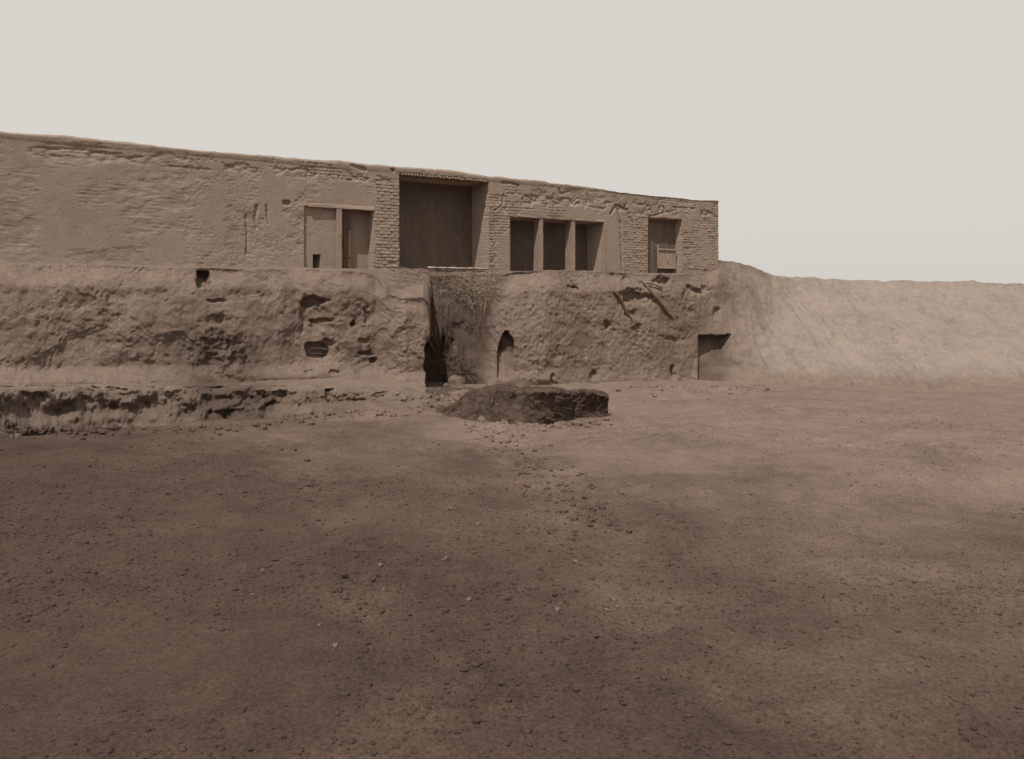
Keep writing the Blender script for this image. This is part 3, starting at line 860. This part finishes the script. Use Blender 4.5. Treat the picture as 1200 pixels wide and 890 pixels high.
# pale block of fallen plaster at the mouth of the gully
def lump(name, r, seed, sq=(1, 1, .7), sub=3, amp=.25):
    bm = bmesh.new()
    bmesh.ops.create_icosphere(bm, subdivisions=sub, radius=1)
    co = np.array([v.co[:] for v in bm.verts])
    d_ = 1 + amp * fbm(co[:, 0] * 1.2 + seed, co[:, 1] * 1.2, co[:, 2] * 1.2, 3, seed)
    for v, q in zip(bm.verts, d_): v.co = Vector((v.co.x * sq[0], v.co.y * sq[1], v.co.z * sq[2])) * float(q) * r
    return bm_mesh(name, bm, True)
for (px, py, r, sq, lab) in ((539, 446, .34, (.9, .7, .8), 'pale lump of fallen mud at the mouth of the gully'),):
    h = hit(px, py)
    o = link('mud_lump', lump('mud_lump', r, 3, sq, 3, .3), M['earth']); o.location = h + Vector((0, -.1, -.06)); tag(o, lab, 'lump')

# ---------------------------------------------------------------- stones on the ground
rock_meshes = [lump('stone', 1.0, 20 + i, (1, .75, .5), 2, .6) for i in range(6)]
spots = [(446.5, 663.6, 6, 'flat pale stone on dark soil left of the centre foreground'), (448.5, 691, 4, 'small stone just below the flat pale stone on dark soil'),
         (296, 697.6, 4, 'lone small stone in the dark soil at the lower left'), (375, 733, 5, 'bright little stone at the lower left near the front'),
         (307.7, 668.7, 4.5, 'right one of two small stones close together at the left'), (286, 664, 4, 'left one of two small stones close together at the left'),
         (441.8, 588.8, 2.5, 'tiny dark edged stone alone on the open ground at mid left'), (529, 597, 4.5, 'leftmost stone of the scatter across the middle of the yard'),
         (574, 599, 3.5, 'farthest small stone of the scatter across the middle of the yard'), (561, 615, 5, 'stone near the centre of the scatter across the middle of the yard'),
         (583, 611, 5, 'stone right of centre in the scatter across the middle of the yard'), (618, 623, 6, 'rightmost and largest stone of the scatter across the middle of the yard'),
         (522, 656, 7, 'broad low stone by itself below the scatter in the middle of the yard'), (549, 703, 6, 'bright flat stone lying alone at the bottom centre'),
         (674.6, 658.6, 5, 'lone pale stone on the ground at the right of the middle'), (654, 715, 6, 'dark shadowed stone left of the cluster at the lower right'),
         (719, 703, 5, 'topmost of the three stones clustered at the lower right'), (723, 711, 6, 'right and largest of the three stones clustered at the lower right'),
         (711, 716, 5, 'lowest left of the three stones clustered at the lower right'), (392, 757, 5, 'small stone nearest to the viewer at the lower left')]
for i, (px, py, rp, lab) in enumerate(spots):
    g = gpoint(px, py)
    o = link('stone', rock_meshes[i % 6], M['stone'])
    s = .8 * rp / FPX * g.y
    o.scale = (s, s, s); o.rotation_euler = (0, 0, random.uniform(0, 6)); o.location = g + Vector((0, 0, s * .05))
    tag(o, lab, 'stone', 'pale stones on the foreground soil')
# clods fallen from the bank
def clods(n, seed):
    r = random.Random(seed); vs, fs = [], []
    base = [(np.array([v.co[:] for v in m.vertices]), np.array([p.vertices[:] for p in m.polygons])) for m in clod_meshes]
    cnt = 0
    while len(vs) < n and cnt < n * 6:
        cnt += 1
        px = r.uniform(0, 900)
        if px < 540: py = float(np.interp(px, [0, 225, 300, 340, 420, 480, 540], [503, 500, 497, 491, 483, 477, 470])) + abs(r.gauss(0, 5))
        elif px < 720: py = float(np.interp(px, [540, 600, 650, 714], [484, 494, 498, 492])) + abs(r.gauss(0, 3))
        else: py = 452 + abs(r.gauss(0, 6))
        q_ = r.random()
        if q_ < .2:
            t_ = r.random(); px = 520 + 60 * t_ + r.gauss(0, 12); py = 466 + 20 * t_ + r.gauss(0, 6)
        elif q_ < .6:
            t_ = r.random() ** 1.5; px = 560 + 145 * t_ + r.gauss(0, 14 + 12 * t_); py = 488 + 130 * t_ + r.gauss(0, 11)
        elif q_ < .63:
            t_ = r.random(); px = 335 + 95 * t_ + r.gauss(0, 8); py = 510 + 240 * t_ + r.gauss(0, 9)
        h = hit(px, py)
        if py < 440 and h is None: continue
        g = gpoint(px, py) if py > 440 else h
        if h is not None and h.y < g.y: g = h
        sz = (.010 + .055 * r.random() ** 7) if q_ > .2 and q_ < .63 else (.02 + .10 * r.random() ** 5)
        V, F = base[r.randrange(len(base))]
        a = r.uniform(0, 6.28); R = np.array([[math.cos(a), -math.sin(a), 0], [math.sin(a), math.cos(a), 0], [0, 0, 1]])
        fs.append(F + sum(len(q) for q in vs)); vs.append((V * sz) @ R.T + np.array(g) + np.array([0, 0, sz * .2]))
    return mesh_np('clods', np.concatenate(vs), np.concatenate(fs), False)
clod_meshes = [lump('clod', 1.0, 60 + i, (1, .85, .7), 1, .5) for i in range(5)]
o = link('rubble', clods(2000, 9), M['soil']); tag(o, kind='stuff')
bvh_mound = BVHTree.FromPolygons(P.reshape(-1, 3).tolist(), grid_faces(P.shape[0], P.shape[1]).tolist())
def p_mound(r):
    px = r.uniform(535, 712); py = r.uniform(446, 492)
    h = bvh_mound.ray_cast(Vector((0, 0, EYE)), Vector(((px - CX) / FPX, 1, (HY - py) / FPX)).normalized())[0]
    if h is None or vnoise(px * .07, py * .1, 0, 41) < r.uniform(-.6, .6): return None
    return h, Vector((r.gauss(.3, .6), r.uniform(-.6, .1), r.gauss(.15, .4))).normalized()
o = link('dry_brush', blades(900, p_mound, .06, .28, .005, 21), M['reed']); tag(o, kind='stuff')
# gravel nobody could count
def scatter(n, seed):
    r = np.random.default_rng(seed)
    ico = bmesh.new(); bmesh.ops.create_icosphere(ico, subdivisions=1, radius=1)
    cv = np.array([v.co[:] for v in ico.verts]); cf = np.array([[v.index for v in f.verts] for f in ico.faces]); ico.free()
    Y = np.exp(r.uniform(np.log(3.3), np.log(22), n)); X = r.uniform(-.75, .75, n) * Y
    dens = fbm(X * .6, Y * .6, 0, 3, 150)
    keep = (dens + r.uniform(-.9, .9, n)) > .15
    X, Y = X[keep], Y[keep]; n = len(X)
    Z = ground_h(X, Y)
    sz = .006 + .024 * r.power(.4, n) ** 4 + .0005 * Y
    sc = np.stack([sz, sz * r.uniform(.6, 1, n), sz * r.uniform(.4, .8, n)], 1)
    V = cv[None] * (1 + r.uniform(-.25, .25, (n, len(cv), 1))) * sc[:, None, :]
    a = r.uniform(0, 6.28, n); ca, sa = np.cos(a)[:, None], np.sin(a)[:, None]
    V = np.stack([V[..., 0] * ca - V[..., 1] * sa, V[..., 0] * sa + V[..., 1] * ca, V[..., 2]], -1)
    V += np.stack([X, Y, Z], 1)[:, None, :]
    F = cf[None] + (np.arange(n) * len(cv))[:, None, None]
    return mesh_np('gravel', V.reshape(-1, 3), F.reshape(-1, 3), False)
o = link('gravel', scatter(60000, 4), M['soil']); tag(o, kind='stuff')
